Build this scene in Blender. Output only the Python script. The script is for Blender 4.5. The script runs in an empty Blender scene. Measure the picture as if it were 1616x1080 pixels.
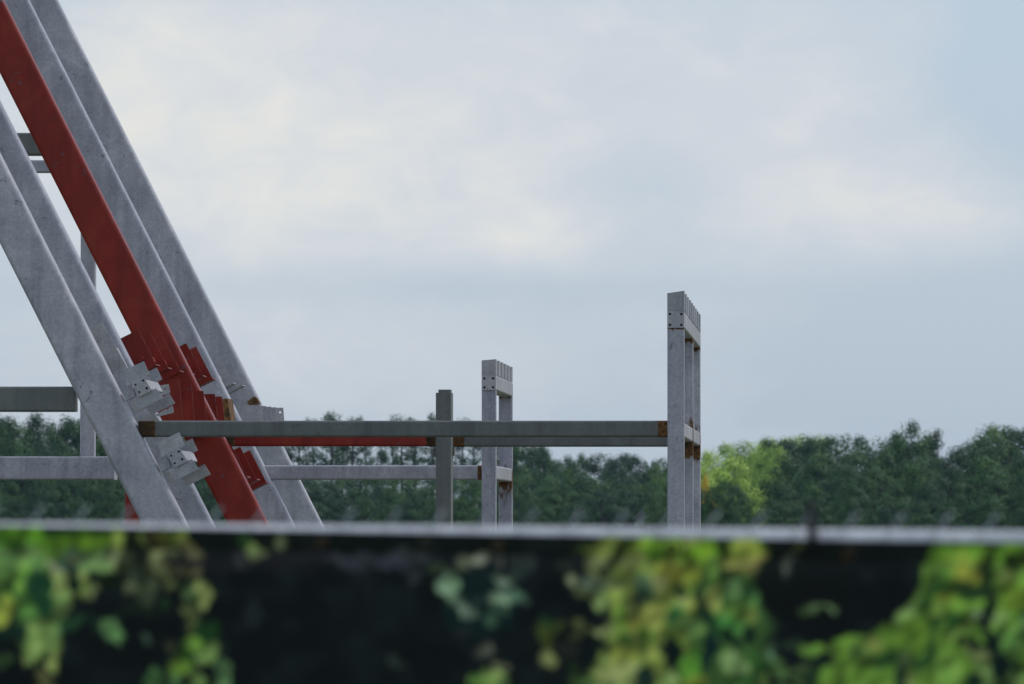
import bpy, bmesh, math, random
import numpy as np
from mathutils import Vector, Matrix

random.seed(7)
SC = bpy.context.scene
COL = SC.collection

# ------------------------------------------------------------------ camera model
FOCAL, SENSOR, PW, PH = 200.0, 36.0, 1616.0, 1080.0
K = SENSOR / FOCAL / PW
EYE = 1.72
HOR = 834.0
PITCH = math.atan((HOR - PH / 2) * K)
CP, SP = math.cos(PITCH), math.sin(PITCH)
VPX = 1336.0
TH = math.atan((VPX - PW / 2) * K / CP)
DV = Vector((math.sin(TH), math.cos(TH), 0))      # depth axis of the steelwork
RV = Vector((math.cos(TH), -math.sin(TH), 0))     # rightwards along the frames
ZV = Vector((0, 0, 1))


def ray(px, py):
    a = (px - PW / 2) * K
    b = (PH / 2 - py) * K
    return Vector((a, CP - b * SP, SP + b * CP))


def F(px, py, D):
    """point seen at photo pixel px,py lying on the frame plane at distance D"""
    v = ray(px, py)
    t = D / v.dot(DV)
    return Vector((0, 0, EYE)) + v * t


def G(px, py, Y):
    v = ray(px, py)
    return Vector((0, 0, EYE)) + v * (Y / v.y)


# ------------------------------------------------------------------ node helpers
def new_mat(name):
    m = bpy.data.materials.new(name)
    m.use_nodes = True
    nt = m.node_tree
    for n in list(nt.nodes):
        nt.nodes.remove(n)
    out = nt.nodes.new('ShaderNodeOutputMaterial')
    bs = nt.nodes.new('ShaderNodeBsdfPrincipled')
    nt.links.new(bs.outputs[0], out.inputs[0])
    return m, nt, bs


def N(nt, typ, **kw):
    n = nt.nodes.new(typ)
    for k, v in kw.items():
        if k.startswith('i_'):
            key = k[2:]
            n.inputs[int(key) if key.isdigit() else key.replace('_', ' ')].default_value = v
        else:
            setattr(n, k, v)
    return n


def ramp(nt, fac, stops):
    r = nt.nodes.new('ShaderNodeValToRGB')
    el = r.color_ramp.elements
    while len(el) < len(stops):
        el.new(0.5)
    for e, (p, c) in zip(el, stops):
        e.position = p
        e.color = (*c, 1) if len(c) == 3 else c
    nt.links.new(fac, r.inputs[0])
    return r.outputs[0]


def mixc(nt, fac, a, b, mode='MIX'):
    m = nt.nodes.new('ShaderNodeMix')
    m.data_type = 'RGBA'
    m.blend_type = mode
    for sock, v in ((m.inputs[0], fac), (m.inputs[6], a), (m.inputs[7], b)):
        if isinstance(v, bpy.types.NodeSocket):
            nt.links.new(v, sock)
        elif isinstance(v, (int, float)):
            sock.default_value = v
        else:
            sock.default_value = (*v, 1) if len(v) == 3 else v
    return m.outputs[2]


def math_(nt, op, a, b=0.0, clamp=False):
    m = nt.nodes.new('ShaderNodeMath')
    m.operation = op
    m.use_clamp = clamp
    for sock, v in ((m.inputs[0], a), (m.inputs[1], b)):
        if isinstance(v, bpy.types.NodeSocket):
            nt.links.new(v, sock)
        else:
            sock.default_value = v
    return m.outputs[0]


def coords(nt, scale=(1, 1, 1)):
    tc = nt.nodes.new('ShaderNodeTexCoord')
    oi = nt.nodes.new('ShaderNodeObjectInfo')
    mp = nt.nodes.new('ShaderNodeMapping')
    mp.inputs['Scale'].default_value = scale
    nt.links.new(tc.outputs['Object'], mp.inputs[0])
    off = N(nt, 'ShaderNodeVectorMath', operation='SCALE')
    cmb = N(nt, 'ShaderNodeCombineXYZ')
    for i in range(3):
        nt.links.new(oi.outputs['Random'], cmb.inputs[i])
    nt.links.new(cmb.outputs[0], off.inputs[0])
    off.inputs['Scale'].default_value = 37.0
    add = N(nt, 'ShaderNodeVectorMath', operation='ADD')
    nt.links.new(mp.outputs[0], add.inputs[0])
    nt.links.new(off.outputs[0], add.inputs[1])
    return add.outputs[0]


def noise(nt, vec, scale, detail=4, rough=0.55, dist=0.0):
    n = N(nt, 'ShaderNodeTexNoise')
    n.inputs['Scale'].default_value = scale
    n.inputs['Detail'].default_value = detail
    n.inputs['Roughness'].default_value = rough
    n.inputs['Distortion'].default_value = dist
    nt.links.new(vec, n.inputs['Vector'])
    return n.outputs[0]


def steel_mat(name, dark, mid, light, metallic, rough, mottled=True, spots=True, bump=0.06):
    """coated steel; the point attribute 'rust' marks the weld zones that were left bare and rusted"""
    m, nt, bs = new_mat(name)
    v = coords(nt)
    big = noise(nt, v, 1.7, 6, 0.66, 1.1)
    fine = noise(nt, v, 38, 3, 0.6)
    col = ramp(nt, big, [(0.30, dark), (0.5, mid), (0.72, light)])
    if mottled:
        vor = N(nt, 'ShaderNodeTexVoronoi')
        vor.inputs['Scale'].default_value = 55
        nt.links.new(v, vor.inputs['Vector'])
        sp = ramp(nt, vor.outputs['Color'], [(0.1, (0.87, 0.87, 0.88)), (0.9, (1.10, 1.10, 1.09))])
        col = mixc(nt, 0.75, col, sp, 'MULTIPLY')
    f2 = ramp(nt, fine, [(0.3, (0.88, 0.885, 0.89)), (0.7, (1.09, 1.09, 1.09))])
    col = mixc(nt, 0.9, col, f2, 'MULTIPLY')
    run = noise(nt, coords(nt, (9, 9, 0.55)), 1.0, 4, 0.6)          # runs left by the dip or by rain
    col = mixc(nt, 0.8, col, ramp(nt, run, [(0.34, (0.80, 0.81, 0.83)), (0.5, (1.0, 1.0, 1.0)), (0.70, (1.13, 1.12, 1.10))]), 'MULTIPLY')
    oi = N(nt, 'ShaderNodeObjectInfo')
    col = mixc(nt, 1.0, col, ramp(nt, oi.outputs['Random'], [(0.0, (0.88, 0.89, 0.92)), (1.0, (1.10, 1.08, 1.05))]), 'MULTIPLY')
    if spots:      # scuffs and dirt marks
        sc = noise(nt, v, 9.0, 2, 0.5, 1.5)
        sm = ramp(nt, sc, [(0.685, (0, 0, 0)), (0.73, (1, 1, 1))])
        col = mixc(nt, math_(nt, 'MULTIPLY', sm, 0.55), col, (0.10, 0.10, 0.11))
    at = N(nt, 'ShaderNodeAttribute', attribute_name='rust')
    vz = coords(nt, (1, 1, 0.30))
    rn = noise(nt, vz, 26, 4, 0.65)
    rr = math_(nt, 'ADD', at.outputs['Fac'], math_(nt, 'MULTIPLY', math_(nt, 'SUBTRACT', rn, 0.5), 1.7))
    rmask = ramp(nt, rr, [(0.42, (0, 0, 0)), (0.66, (1, 1, 1))])
    rc = ramp(nt, noise(nt, v, 30, 4, 0.7), [(0.34, (0.040, 0.020, 0.009)), (0.50, (0.14, 0.062, 0.021)), (0.75, (0.30, 0.135, 0.040))])
    fac = math_(nt, 'MULTIPLY', rmask, math_(nt, 'GREATER_THAN', at.outputs['Fac'], 0.02))
    soot = math_(nt, 'MULTIPLY', math_(nt, 'SUBTRACT', at.outputs['Fac'], 1.0, True), 0.9, True)
    rc = mixc(nt, soot, rc, (0.012, 0.009, 0.006))
    col = mixc(nt, fac, col, rc)
    nt.links.new(col, bs.inputs['Base Color'])
    bs.inputs['Metallic'].default_value = metallic
    inv = math_(nt, 'SUBTRACT', 1.0, fac)
    nt.links.new(math_(nt, 'MULTIPLY', inv, metallic), bs.inputs['Metallic'])
    rg = math_(nt, 'ADD', math_(nt, 'MULTIPLY', big, 0.25), rough - 0.12)
    rg = math_(nt, 'ADD', rg, math_(nt, 'MULTIPLY', fac, 0.3), True)
    nt.links.new(rg, bs.inputs['Roughness'])
    bs.inputs['Specular IOR Level'].default_value = 0.3
    b = N(nt, 'ShaderNodeBump')
    b.inputs['Strength'].default_value = bump * 4
    b.inputs['Distance'].default_value = 0.004
    nt.links.new(noise(nt, v, 14, 5, 0.65), b.inputs['Height'])
    nt.links.new(b.outputs[0], bs.inputs['Normal'])
    return m


def plain_mat(name, col, rough=0.6, metallic=0.0, var=0.25, scale=12):
    m, nt, bs = new_mat(name)
    v = coords(nt)
    n = noise(nt, v, scale, 4, 0.6)
    lo = tuple(c * (1 - var) for c in col)
    hi = tuple(min(1, c * (1 + var)) for c in col)
    nt.links.new(ramp(nt, n, [(0.3, lo), (0.7, hi)]), bs.inputs['Base Color'])
    bs.inputs['Roughness'].default_value = rough
    bs.inputs['Metallic'].default_value = metallic
    return m


GALV = steel_mat('galvanised_steel', (0.335, 0.318, 0.362), (0.43, 0.408, 0.45), (0.57, 0.54, 0.575), 0.18, 0.40)
GALVB = steel_mat('galvanised_bracket_steel', (0.34, 0.32, 0.335), (0.43, 0.405, 0.42), (0.55, 0.52, 0.53), 0.14, 0.45, spots=False)
GREY = steel_mat('grey_primer_steel', (0.15, 0.15, 0.142), (0.172, 0.172, 0.162), (0.20, 0.198, 0.184), 0.05, 0.5, mottled=False, bump=0.03)
RED = steel_mat('red_oxide_steel', (0.20, 0.0145, 0.0085), (0.265, 0.0195, 0.0105), (0.33, 0.040, 0.019), 0.0, 0.42, mottled=False, bump=0.03)
RUST = plain_mat('rusted_steel', (0.16, 0.075, 0.022), 0.85, 0.0, 0.85, 14)
RAIL = steel_mat('fence_galvanised_pipe', (0.70, 0.67, 0.68), (0.78, 0.75, 0.76), (0.86, 0.83, 0.83), 0.25, 0.40, spots=False)
WIRE = plain_mat('fence_wire', (0.45, 0.46, 0.48), 0.45, 0.5)
BRASS = plain_mat('brass_grommet_metal', (0.07, 0.045, 0.022), 0.4, 0.5)
BLACK = plain_mat('black_nylon', (0.012, 0.013, 0.015), 0.5)
CONC = plain_mat('concrete', (0.34, 0.33, 0.31), 0.9)

# ------------------------------------------------------------------ object helpers


def finish(bm, name, mat, parent=None, loc=None, normals=True):
    if normals:
        bmesh.ops.recalc_face_normals(bm, faces=bm.faces)
    base = parent.location if parent is not None else (Vector(loc) if loc is not None else Vector((0, 0, 0)))
    bmesh.ops.translate(bm, verts=bm.verts, vec=-Vector(base))
    me = bpy.data.meshes.new(name)
    bm.to_mesh(me)
    bm.free()
    me.materials.append(mat)
    o = bpy.data.objects.new(name, me)
    COL.objects.link(o)
    if parent is not None:
        o.parent = parent
    else:
        o.location = base
    return o


def tag(o, label, cat, group=None, kind=None):
    if label:
        o['label'] = label
    if cat:
        o['category'] = cat
    if group:
        o['group'] = group
    if kind:
        o['kind'] = kind
    return o


def thing(name, label, cat, loc, group=None):
    o = bpy.data.objects.new(name, None)
    o.empty_display_size = 0.3
    COL.objects.link(o)
    o.location = Vector(loc)
    return tag(o, label, cat, group)


def new_bm():
    bm = bmesh.new()
    bm.verts.layers.float.new('rust')
    return bm


def profile(w, h, rad, seg=4):
    pts = []
    for cx, cy, a0 in ((w / 2 - rad, h / 2 - rad, 0), (-w / 2 + rad, h / 2 - rad, 90),
                       (-w / 2 + rad, -h / 2 + rad, 180), (w / 2 - rad, -h / 2 + rad, 270)):
        for i in range(seg + 1):
            a = math.radians(a0 + 90 * i / seg)
            pts.append((cx + rad * math.cos(a), cy + rad * math.sin(a)))
    return pts


def tube(bm, p0, p1, side, w, h, rad=0.018, rust=(), caps=(True, True)):
    """rounded hollow-section tube from p0 to p1; w along 'side', h across it; rust = [(metres from p0, amount)]"""
    p0, p1 = Vector(p0), Vector(p1)
    a = (p1 - p0)
    L = a.length
    a.normalize()
    s = (side - a * side.dot(a)).normalized()
    u = a.cross(s)
    lay = bm.verts.layers.float['rust']
    ts = sorted(set([(0.0, None), (L, None)] + [(max(0.0, min(L, t)), r) for t, r in rust]), key=lambda q: q[0])
    rk = sorted((t, r) for t, r in rust)

    def rv(t):
        if not rk:
            return 0.0
        if t <= rk[0][0]:
            return rk[0][1]
        for (t0, r0), (t1, r1) in zip(rk, rk[1:]):
            if t <= t1:
                return r0 + (r1 - r0) * (t - t0) / max(1e-6, t1 - t0)
        return rk[-1][1]
    rings = []
    last = None
    for t, _ in ts:
        if last is not None and abs(t - last) < 1e-4:
            continue
        last = t
        ring = []
        for x, y in profile(w, h, rad):
            vt = bm.verts.new(p0 + a * t + s * x + u * y)
            vt[lay] = rv(t)
            ring.append(vt)
        rings.append(ring)
    n = len(rings[0])
    for r0, r1 in zip(rings, rings[1:]):
        for i in range(n):
            bm.faces.new((r0[i], r0[(i + 1) % n], r1[(i + 1) % n], r1[i]))
    if caps[0]:
        bm.faces.new(rings[0][::-1])
    if caps[1]:
        bm.faces.new(rings[-1])


def pipe(bm, pts, r, seg=8):
    rings = []
    pts = [Vector(p) for p in pts]
    for i, p in enumerate(pts):
        a = (pts[min(i + 1, len(pts) - 1)] - pts[max(i - 1, 0)]).normalized()
        s = a.cross(Vector((0, 1, 0)) if abs(a.y) < 0.9 else Vector((1, 0, 0))).normalized()
        u = a.cross(s)
        rings.append([bm.verts.new(p + (s * math.cos(2 * math.pi * k / seg) + u * math.sin(2 * math.pi * k / seg)) * r) for k in range(seg)])
    for r0, r1 in zip(rings, rings[1:]):
        for i in range(seg):
            bm.faces.new((r0[i], r0[(i + 1) % seg], r1[(i + 1) % seg], r1[i]))
    bm.faces.new(rings[0][::-1])
    bm.faces.new(rings[-1])


def plate(poly, D, th, holes=(), hole_r=0.0):
    """flat steel plate whose outline is given in photo pixels on the frame plane at distance D, th metres thick"""
    bm = new_bm()
    edges = []

    def loop(pts):
        vs = [bm.verts.new(F(x, y, D)) for x, y in pts]
        for i in range(len(vs)):
            edges.append(bm.edges.new((vs[i], vs[(i + 1) % len(vs)])))
    loop(poly)
    for hx, hy in holes:
        loop([(hx + hole_r * math.cos(2 * math.pi * i / 10), hy + hole_r * math.sin(2 * math.pi * i / 10)) for i in range(10)])
    r = bmesh.ops.triangle_fill(bm, edges=edges, use_beauty=True, use_dissolve=False)
    fs = [g for g in r['geom'] if isinstance(g, bmesh.types.BMFace)]
    ex = bmesh.ops.extrude_face_region(bm, geom=fs)
    bmesh.ops.translate(bm, verts=[g for g in ex['geom'] if isinstance(g, bmesh.types.BMVert)], vec=DV * th)
    return bm


def shift_d(bm, dist):
    bmesh.ops.translate(bm, verts=bm.verts, vec=DV * dist)
    return bm


def ground(p):
    return Vector((p.x, p.y, 0))


# ------------------------------------------------------------------ inclined columns
UV = (RV * 1 - ZV * 1.98).normalized()       # down the column
NV = (RV * 1.98 + ZV * 1).normalized()       # across the column, outwards
CW, CD = 0.352, 0.21


def column(xr0, D, mat, label, rust_y=None):
    """xr0 = photo x of the right edge at y = 0 ; edge runs at slope 1.98"""
    hw = CW / 0.8926 / (K * D) / 2
    c = lambda y: F(xr0 + y / 1.98 - hw, y, D + CD / 2)
    top = c(-420)
    mid = c(HOR)
    axis = (mid - top).normalized()
    foot = top + axis * ((top.z - 0.03) / -axis.z)
    t = thing('inclined_column', label, 'column', ground(foot), 'inclined steel columns')
    bm = new_bm()
    rl = []
    if rust_y:
        for y, a in rust_y:
            rl.append(((c(y) - top).length, a))
    tube(bm, top, foot, NV, CW, CD, 0.036, rl)
    finish(bm, 'shaft', mat, t)
    bm = new_bm()
    tube(bm, foot - ZV * 0.03, foot, RV, 0.75, 0.42, 0.01)
    finish(bm, 'base_plate', mat, t)
    return t


D_A1, D_A2, D_R, D_B1, D_B2 = 50.0, 52.1, 55.6, 59.4, 62.4
column(196 - 630 / 1.98, D_A1, GALV, 'nearest galvanised sloping column, leftmost of the five, with bolted brackets on its edge')
column(71 - 300 / 1.98, D_A2, GALV, 'galvanised sloping column just behind the nearest one, left of the red column')
column(6, D_R, RED, 'dark red painted sloping column between the two pairs of grey columns')
tB1 = column(46, D_B1, GALV, 'galvanised sloping column directly right of the red column')
tB2 = column(91, D_B2, GALV, 'rearmost galvanised sloping column, rightmost of the five against the sky')
finish(plate([(350, 630), (359, 629), (364, 664), (363, 700), (355, 697), (352, 664)], 58.5, 0.5), 'weld_plate', RUST, tB1)
finish(plate([(390, 634), (400, 626), (404, 627), (410, 637), (392, 639)], 62.2, 0.15), 'weld_plate', RUST, tB2)


# ------------------------------------------------------------------ horizontal beams
def beam(x0, x1, y0, y1, D, mat, label, depth=0.15, rust=(), group=None, name='horizontal_beam'):
    yc = (y0 + y1) / 2
    h = (y1 - y0) * K * D
    p0 = F(x0, yc, D) + DV * depth / 2
    p1 = F(x1, yc, D) + DV * depth / 2
    bm = new_bm()
    rl = [((F(x, yc, D) - F(x0, yc, D)).length, a) for x, a in rust]
    tube(bm, p0, p1, ZV, h, depth, 0.02, rl)
    o = finish(bm, name, mat, None, loc=p0)
    return tag(o, label, 'beam', group)


beam(218, 1054, 664, 689.8, 50.02, GREY, 'long grey horizontal tube in front, from the nearest sloping column to the tall right post',
     0.15, [(218, 1.9), (232, 1.7), (243, 1.6), (246, 0), (1036, 0), (1039, .9), (1054, 1.1)])
beam(352, 676, 683, 704.5, 56.2, RED, 'red horizontal tube under the long front tube, right of the red column', 0.15,
     [(352, 1.8), (366, 1.6), (373, 0), (671, 0), (673, 1.7), (676, 1.7)])
beam(676.4, 1060, 683, 705.2, 56.2, GREY, 'grey rear horizontal tube below the long front tube, with a rusty joint by the short grey post', 0.15,
     [(676, 1.7), (690, 1.6), (716, 1.25), (731, 1.2), (735, 0), (1060, 0)])
beam(412, 759, 734.5, 757.5, 59.5, GALV, 'lower galvanised tube from the rear sloping columns to the middle post frame', 0.15,
     [(412, 0), (752, 0), (755, .8), (759, 1)])
beam(-620, 118, 610, 650, 50.1, GREY, 'thick dark grey tube left of the nearest sloping column, above the galvanised one', 0.2)
beam(-620, 180, 720.5, 757.5, 62.9, GALV, 'thick galvanised tube left of the nearest sloping column, in front of the left trees', 0.3)
beam(-500, 150, 209.5, 245, 59.6, GREY, 'high dark grey tube at upper left, upper of two behind the red column', 0.2)
beam(-500, 150, 252.5, 272.5, 62.6, GALV, 'high thin galvanised tube at upper left, lower of two behind the red column', 0.16)


# ------------------------------------------------------------------ short uprights
def upright(xa, xb, ytop, ybot, D, mat, depth):
    bm = new_bm()
    xc = (xa + xb) / 2
    p1 = F(xc, ytop, D) + DV * depth / 2
    if ybot is None:
        p0 = Vector((p1.x, p1.y, 0.0))
    else:
        p0 = F(xc, ybot, D) + DV * depth / 2
        p0.x, p0.y = p1.x, p1.y
    tube(bm, p0, p1, RV, (xb - xa) * K * D, depth, 0.018)
    return bm, p0


bm, p0 = upright(127, 150, 262, 722, 63.0, GALV, 0.15)
tag(finish(bm, 'strut', GALV, None, loc=p0), 'slim galvanised vertical strut standing on the left galvanised tube behind the sloping columns', 'strut')
bm, p0 = upright(197, 221, 712, None, 56.2, RED, 0.15)
tag(finish(bm, 'short_post', RED, None, loc=p0), 'short red vertical post mostly hidden behind the nearest sloping column', 'post')

bm, p0 = upright(687.5, 712, 620, None, 55.6, GREY, 0.30)
tp = thing('square_post', 'dark grey painted square post crossing the red tube, left of the middle post frame', 'post', p0)
finish(bm, 'shaft', GREY, tp)
bm, _ = upright(691.5, 711, 615, 640, 55.66, GREY, 0.20)
finish(bm, 'inner_sleeve', GREY, tp)
for xa, xb, yb in ((683.5, 687.3, 721), (712.3, 717, 719.5)):
    finish(plate([(xa, 706), (xb, 706), (xb, yb), (xa, yb)], 55.8, 0.12), 'clip_angle', GREY, tp)


# ------------------------------------------------------------------ post frames
def post_frame(xa, xb, y_plate, ytop_beam, ybot_beam, lt, lb, D0, depths, nfin, spacing, label, slant, rust_posts, ledger_rust):
    px = K * D0
    w = (xb - xa) * px
    xc = (xa + xb) / 2
    base = F(xc, HOR, D0) + DV * w / 2
    t = thing('post_frame', label, 'post frame', ground(base), 'galvanised post frames')
    hb = (ybot_beam - ytop_beam) * px
    zt = F(xc, (ytop_beam + ybot_beam) / 2, D0)
    L = depths[-1] - D0 + w
    bm = new_bm()
    tube(bm, zt + DV * 0.004, zt + DV * (L + 0.02), RV, w, hb, 0.016, caps=(False, True))
    finish(bm, 'top_beam', GALVB, t)
    e = 4.4
    bm = plate([(xa, ytop_beam), (xb, ytop_beam), (xb, ybot_beam), (xa, ybot_beam)], D0 - 0.012, 0.014,
               [(xa + e, ytop_beam + e + 1), (xb - e, ytop_beam + e + 1), (xa + e, ybot_beam - e), (xb - e, ybot_beam - e)], 2.0)
    finish(bm, 'end_plate', GALVB, t)
    bm = new_bm()
    zl = F(xc, (lt + lb) / 2, D0)
    hl = (lb - lt) * px
    first = True
    for Da, Db in zip(depths, depths[1:]):
        b = new_bm()
        tube(b, zl + DV * (Da - D0 + w), zl + DV * (Db - D0), RV, w * 0.96, hl, 0.016)
        finish(b, 'ledger_tube', GALVB, t)
    bm.free()
    for i, Dp in enumerate(depths):
        top = F(xc, ybot_beam, D0) + DV * (Dp - D0 + w / 2)
        bot = Vector((top.x, top.y, 0.02))
        b = new_bm()
        rl = [((top.z - (F(xc, y, D0).z)), a) for y, a in rust_posts[i]]
        tube(b, top, bot, RV, w, w, 0.016, sorted(rl))
        finish(b, 'post', GALV, t)
        b = new_bm()
        tube(b, bot - ZV * 0.02, bot, RV, w * 2, w * 2, 0.01)
        finish(b, 'base_plate', GALV, t)
    for i in range(nfin):
        th = min(0.25, spacing * 0.4)
        b = plate([(xa, y_plate + slant), (xb, y_plate), (xb, ytop_beam - 0.3), (xa, ytop_beam - 0.3)], D0, th)
        shift_d(b, i * spacing)
        finish(b, 'fin_plate', GALVB, t)
    return t


tR = post_frame(1053, 1079.6, 459, 490.5, 517.5, 666, 690, 50.0, [50.0, 52.9, 55.5], 9, 0.68,
                'tallest galvanised post frame, three square posts under a finned top beam', 4,
                [[(518, .85), (524, 0), (655, 0), (660, .25), (700, .25), (706, 0)],
                 [(518, 1.1), (527, .25), (545, 0), (625, .1), (660, .55), (690, 1.35), (706, .9), (722, .3), (740, 0)],
                 [(518, 1.1), (527, .25), (545, 0), (632, .1), (668, .5), (690, 1.35), (704, .8), (718, .3), (735, 0)]], .3)
tL = post_frame(760, 782.5, 567, 592, 616, 735, 757, 59.4, [59.4, 62.3], 6, 0.56,
                'shorter galvanised post frame of two posts beside the dark grey post', 2,
                [[(617, .35), (624, 0), (728, 0), (738, .22), (757, .22), (766, 0)],
                 [(617, .5), (624, .1), (705, .1), (733, .55), (757, .95), (770, .6), (790, .28), (860, .22)]], .3)

# ------------------------------------------------------------------ girts with fin plates
f1 = lambda pts: [(180 + x / 9.82, 560 + y / 9.82) for x, y in pts]


def sh(pts, dx, dy):
    return [(x + dx, y + dy) for x, y in pts]


def front_girt(dx, dy, label, tabs):
    c = sh(f1([(432, 497)]), dx, dy)[0]
    base = F(c[0], c[1], 50.0)
    t = thing('girt', label, 'girt', base, 'short galvanised girts on the nearest column')
    b = new_bm()
    tube(b, base + DV * 0.004, base + DV * 0.98, NV, 0.10, 0.105, 0.012, caps=(False, True))
    finish(b, 'tube', GALVB, t)
    holes = sh(f1([(330, 465), (505, 520), (387, 582), (450, 400)]), dx, dy)
    finish(plate(sh(f1([(268, 436), (455, 340), (590, 552), (398, 652)]), dx, dy), 49.985, 0.012, holes, 2.0), 'end_plate', GALVB, t)
    arm = plate(sh(f1([(120, 590), (275, 478), (330, 640), (180, 715)]), dx, dy), 50.03, 0.09)
    finish(arm, 'arm', GALVB, t)
    fins = [([(120, 260), (460, 100), (545, 300), (190, 490)], 50.01), ([(350, 345), (660, 200), (745, 385), (440, 530)], 50.9),
            ([(290, 690), (650, 520), (765, 670), (380, 865)], 50.01), ([(480, 790), (850, 600), (945, 755), (570, 940)], 50.9),
            ([(250, 745), (480, 640), (560, 800), (330, 900)], 51.2)]
    for p, D in fins:
        finish(plate(sh(f1(p), dx, dy), D, 0.012), 'fin_plate', GALVB, t)
    if tabs:
        for p, h in (([(660, 485), (840, 455), (870, 590), (690, 650)], (780, 530)), ([(640, 930), (905, 790), (925, 900), (680, 960)], (830, 840))):
            finish(plate(sh(f1(p), dx, dy), 51.7, 0.012, sh(f1([h]), dx, dy), 1.5), 'tab_plate', GALVB, t)
        finish(plate(sh(f1([(440, 930), (640, 930), (720, 1040), (450, 1040)]), dx, dy), 51.9, 0.1), 'cleat', GALVB, t)
    else:
        finish(plate(sh(f1([(-150, -40), (320, -60), (500, 120), (100, 250)]), dx, dy), 51.5, 0.012), 'tab_plate', GALVB, t)


front_girt(0, 0, 'galvanised girt end with four holes and tilted plates, above the long front tube', True)
front_girt(56.1, 112.0, 'galvanised girt end with four holes and tilted plates, below the long front tube', False)


def fin_row(items, mat, label, name='girt', tube_off=(-23, -9), tsize=0.06, group=None, Lf=(-26.5, -51.5), Wf=(-30, 15)):
    """items = (x, y, D) of the lower right corner of each tilted fin"""
    x, y, D = items[0]
    t = thing(name, label, 'girt', F(x + tube_off[0], y + tube_off[1], D), group)
    for x, y, D in items:
        s = 56.0 / D
        tr = (x + Lf[0] * s, y + Lf[1] * s)
        bl = (x + Wf[0] * s, y + Wf[1] * s)
        tl = (tr[0] + Wf[0] * s, tr[1] + Wf[1] * s)
        finish(plate([tr, (x, y), bl, tl], D, 0.008), 'fin_plate', mat, t)
    x0, y0, D0 = items[0]
    b = new_bm()
    p = F(x0 + tube_off[0], y0 + tube_off[1], D0)
    tube(b, p - DV * 0.1, p + DV * (items[-1][2] - D0 + 0.15), NV, tsize, tsize, 0.012)
    finish(b, 'tube', mat, t)
    for x, y, D in items:       # lip added under each fin to shade the notch below it
        s = 56.0 / D
        finish(plate([(x, y), (x + 0.8, y + 1.4), (x + Wf[0] * s + .8, y + Wf[1] * s + 1.4), (x + Wf[0] * s, y + Wf[1] * s)], D - 0.20, 0.30), 'shade_lip', mat, t)
    return t


fin_row([(246, 575, 52.9), (265, 580, 53.8), (284, 585, 54.7), (301.5, 589, 55.95), (320, 592.5, 56.75), (335, 597, 57.6)], RED,
        'red girt of tilted fin plates on the red column above the front tube')
fin_row([(390, 752, 56.1), (405, 756, 56.9), (420, 760.5, 57.7)], RED,
        'red girt of tilted fin plates right of the red column, below the long front tube', tube_off=(-30, -16))
fin_row([(367.5, 604, 60.4), (382.5, 607.5, 61.3)], GALVB,
        'pale girt with two tilted fins on the rearmost sloping column', Lf=(-20, -38), tube_off=(-22, -6))
t = thing('girt', 'galvanised tilted plate between the nearest sloping column and the one behind it', 'girt', F(190, 560, 51.0))
finish(plate([(161, 509), (204, 586), (182, 596), (139, 519)], 51.1, 0.012), 'fin_plate', GALVB, t)
finish(plate([(150, 560), (180, 548), (196, 580), (166, 592)], 51.15, 0.3), 'tube', GALVB, t)


def upright_fins(items, mat, label, wl, yb, lean, hole=None):
    x, y, D = items[0]
    t = thing('girt', label, 'girt', F(x - wl / 2, (y + yb) / 2, D))
    for i, (x, y, D) in enumerate(items):
        hs = [hole] if hole and i == len(items) - 1 else []
        finish(plate([(x - wl, y + 0.5), (x, y), (x + lean, yb), (x - wl + lean, yb)], D, 0.01, hs, 1.7), 'fin_plate', mat, t)
    x, y, D = items[0]
    b = new_bm()
    p = F(x - wl * 0.55, yb - 12, D)
    tube(b, p, p + DV * (items[-1][2] - D + 0.1), RV, 0.1, 0.1, 0.01)
    finish(b, 'tube', mat, t)


upright_fins([(283, 598, 53.0), (302, 606, 53.9), (321, 617, 54.8), (339, 622, 56.8), (350, 626, 57.7)], RED,
             'red girt of upright fin plates just above the long front tube', 44, 686, 7)
upright_fins([(407, 640, 59.7), (412.5, 640.5, 60.1), (420, 641, 60.6), (428, 642, 61.1), (436, 643, 61.6), (447, 643.5, 62.1)], GALVB,
             'galvanised girt of upright fins above the front tube, right of the sloping columns', 23, 684, 3, (442, 651))

# ------------------------------------------------------------------ ground
m, nt, bs = new_mat('ground_grass')
v = coords(nt)
g1 = noise(nt, v, 0.05, 5, 0.6)
g2 = noise(nt, v, 3.0, 5, 0.7)
c1 = ramp(nt, g1, [(0.35, (0.060, 0.085, 0.030)), (0.55, (0.085, 0.10, 0.04)), (0.7, (0.16, 0.14, 0.09))])
c2 = ramp(nt, g2, [(0.3, (0.6, 0.6, 0.6)), (0.7, (1.3, 1.3, 1.3))])
nt.links.new(mixc(nt, 1.0, c1, c2, 'MULTIPLY'), bs.inputs['Base Color'])
bs.inputs['Roughness'].default_value = 0.95
bm = bmesh.new()
bmesh.ops.create_grid(bm, x_segments=40, y_segments=40, size=2400)
o = finish(bm, 'ground', m, None, normals=False)
tag(o, 'grassy ground under the steelwork running to the wood', 'ground', None, 'structure')

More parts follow.
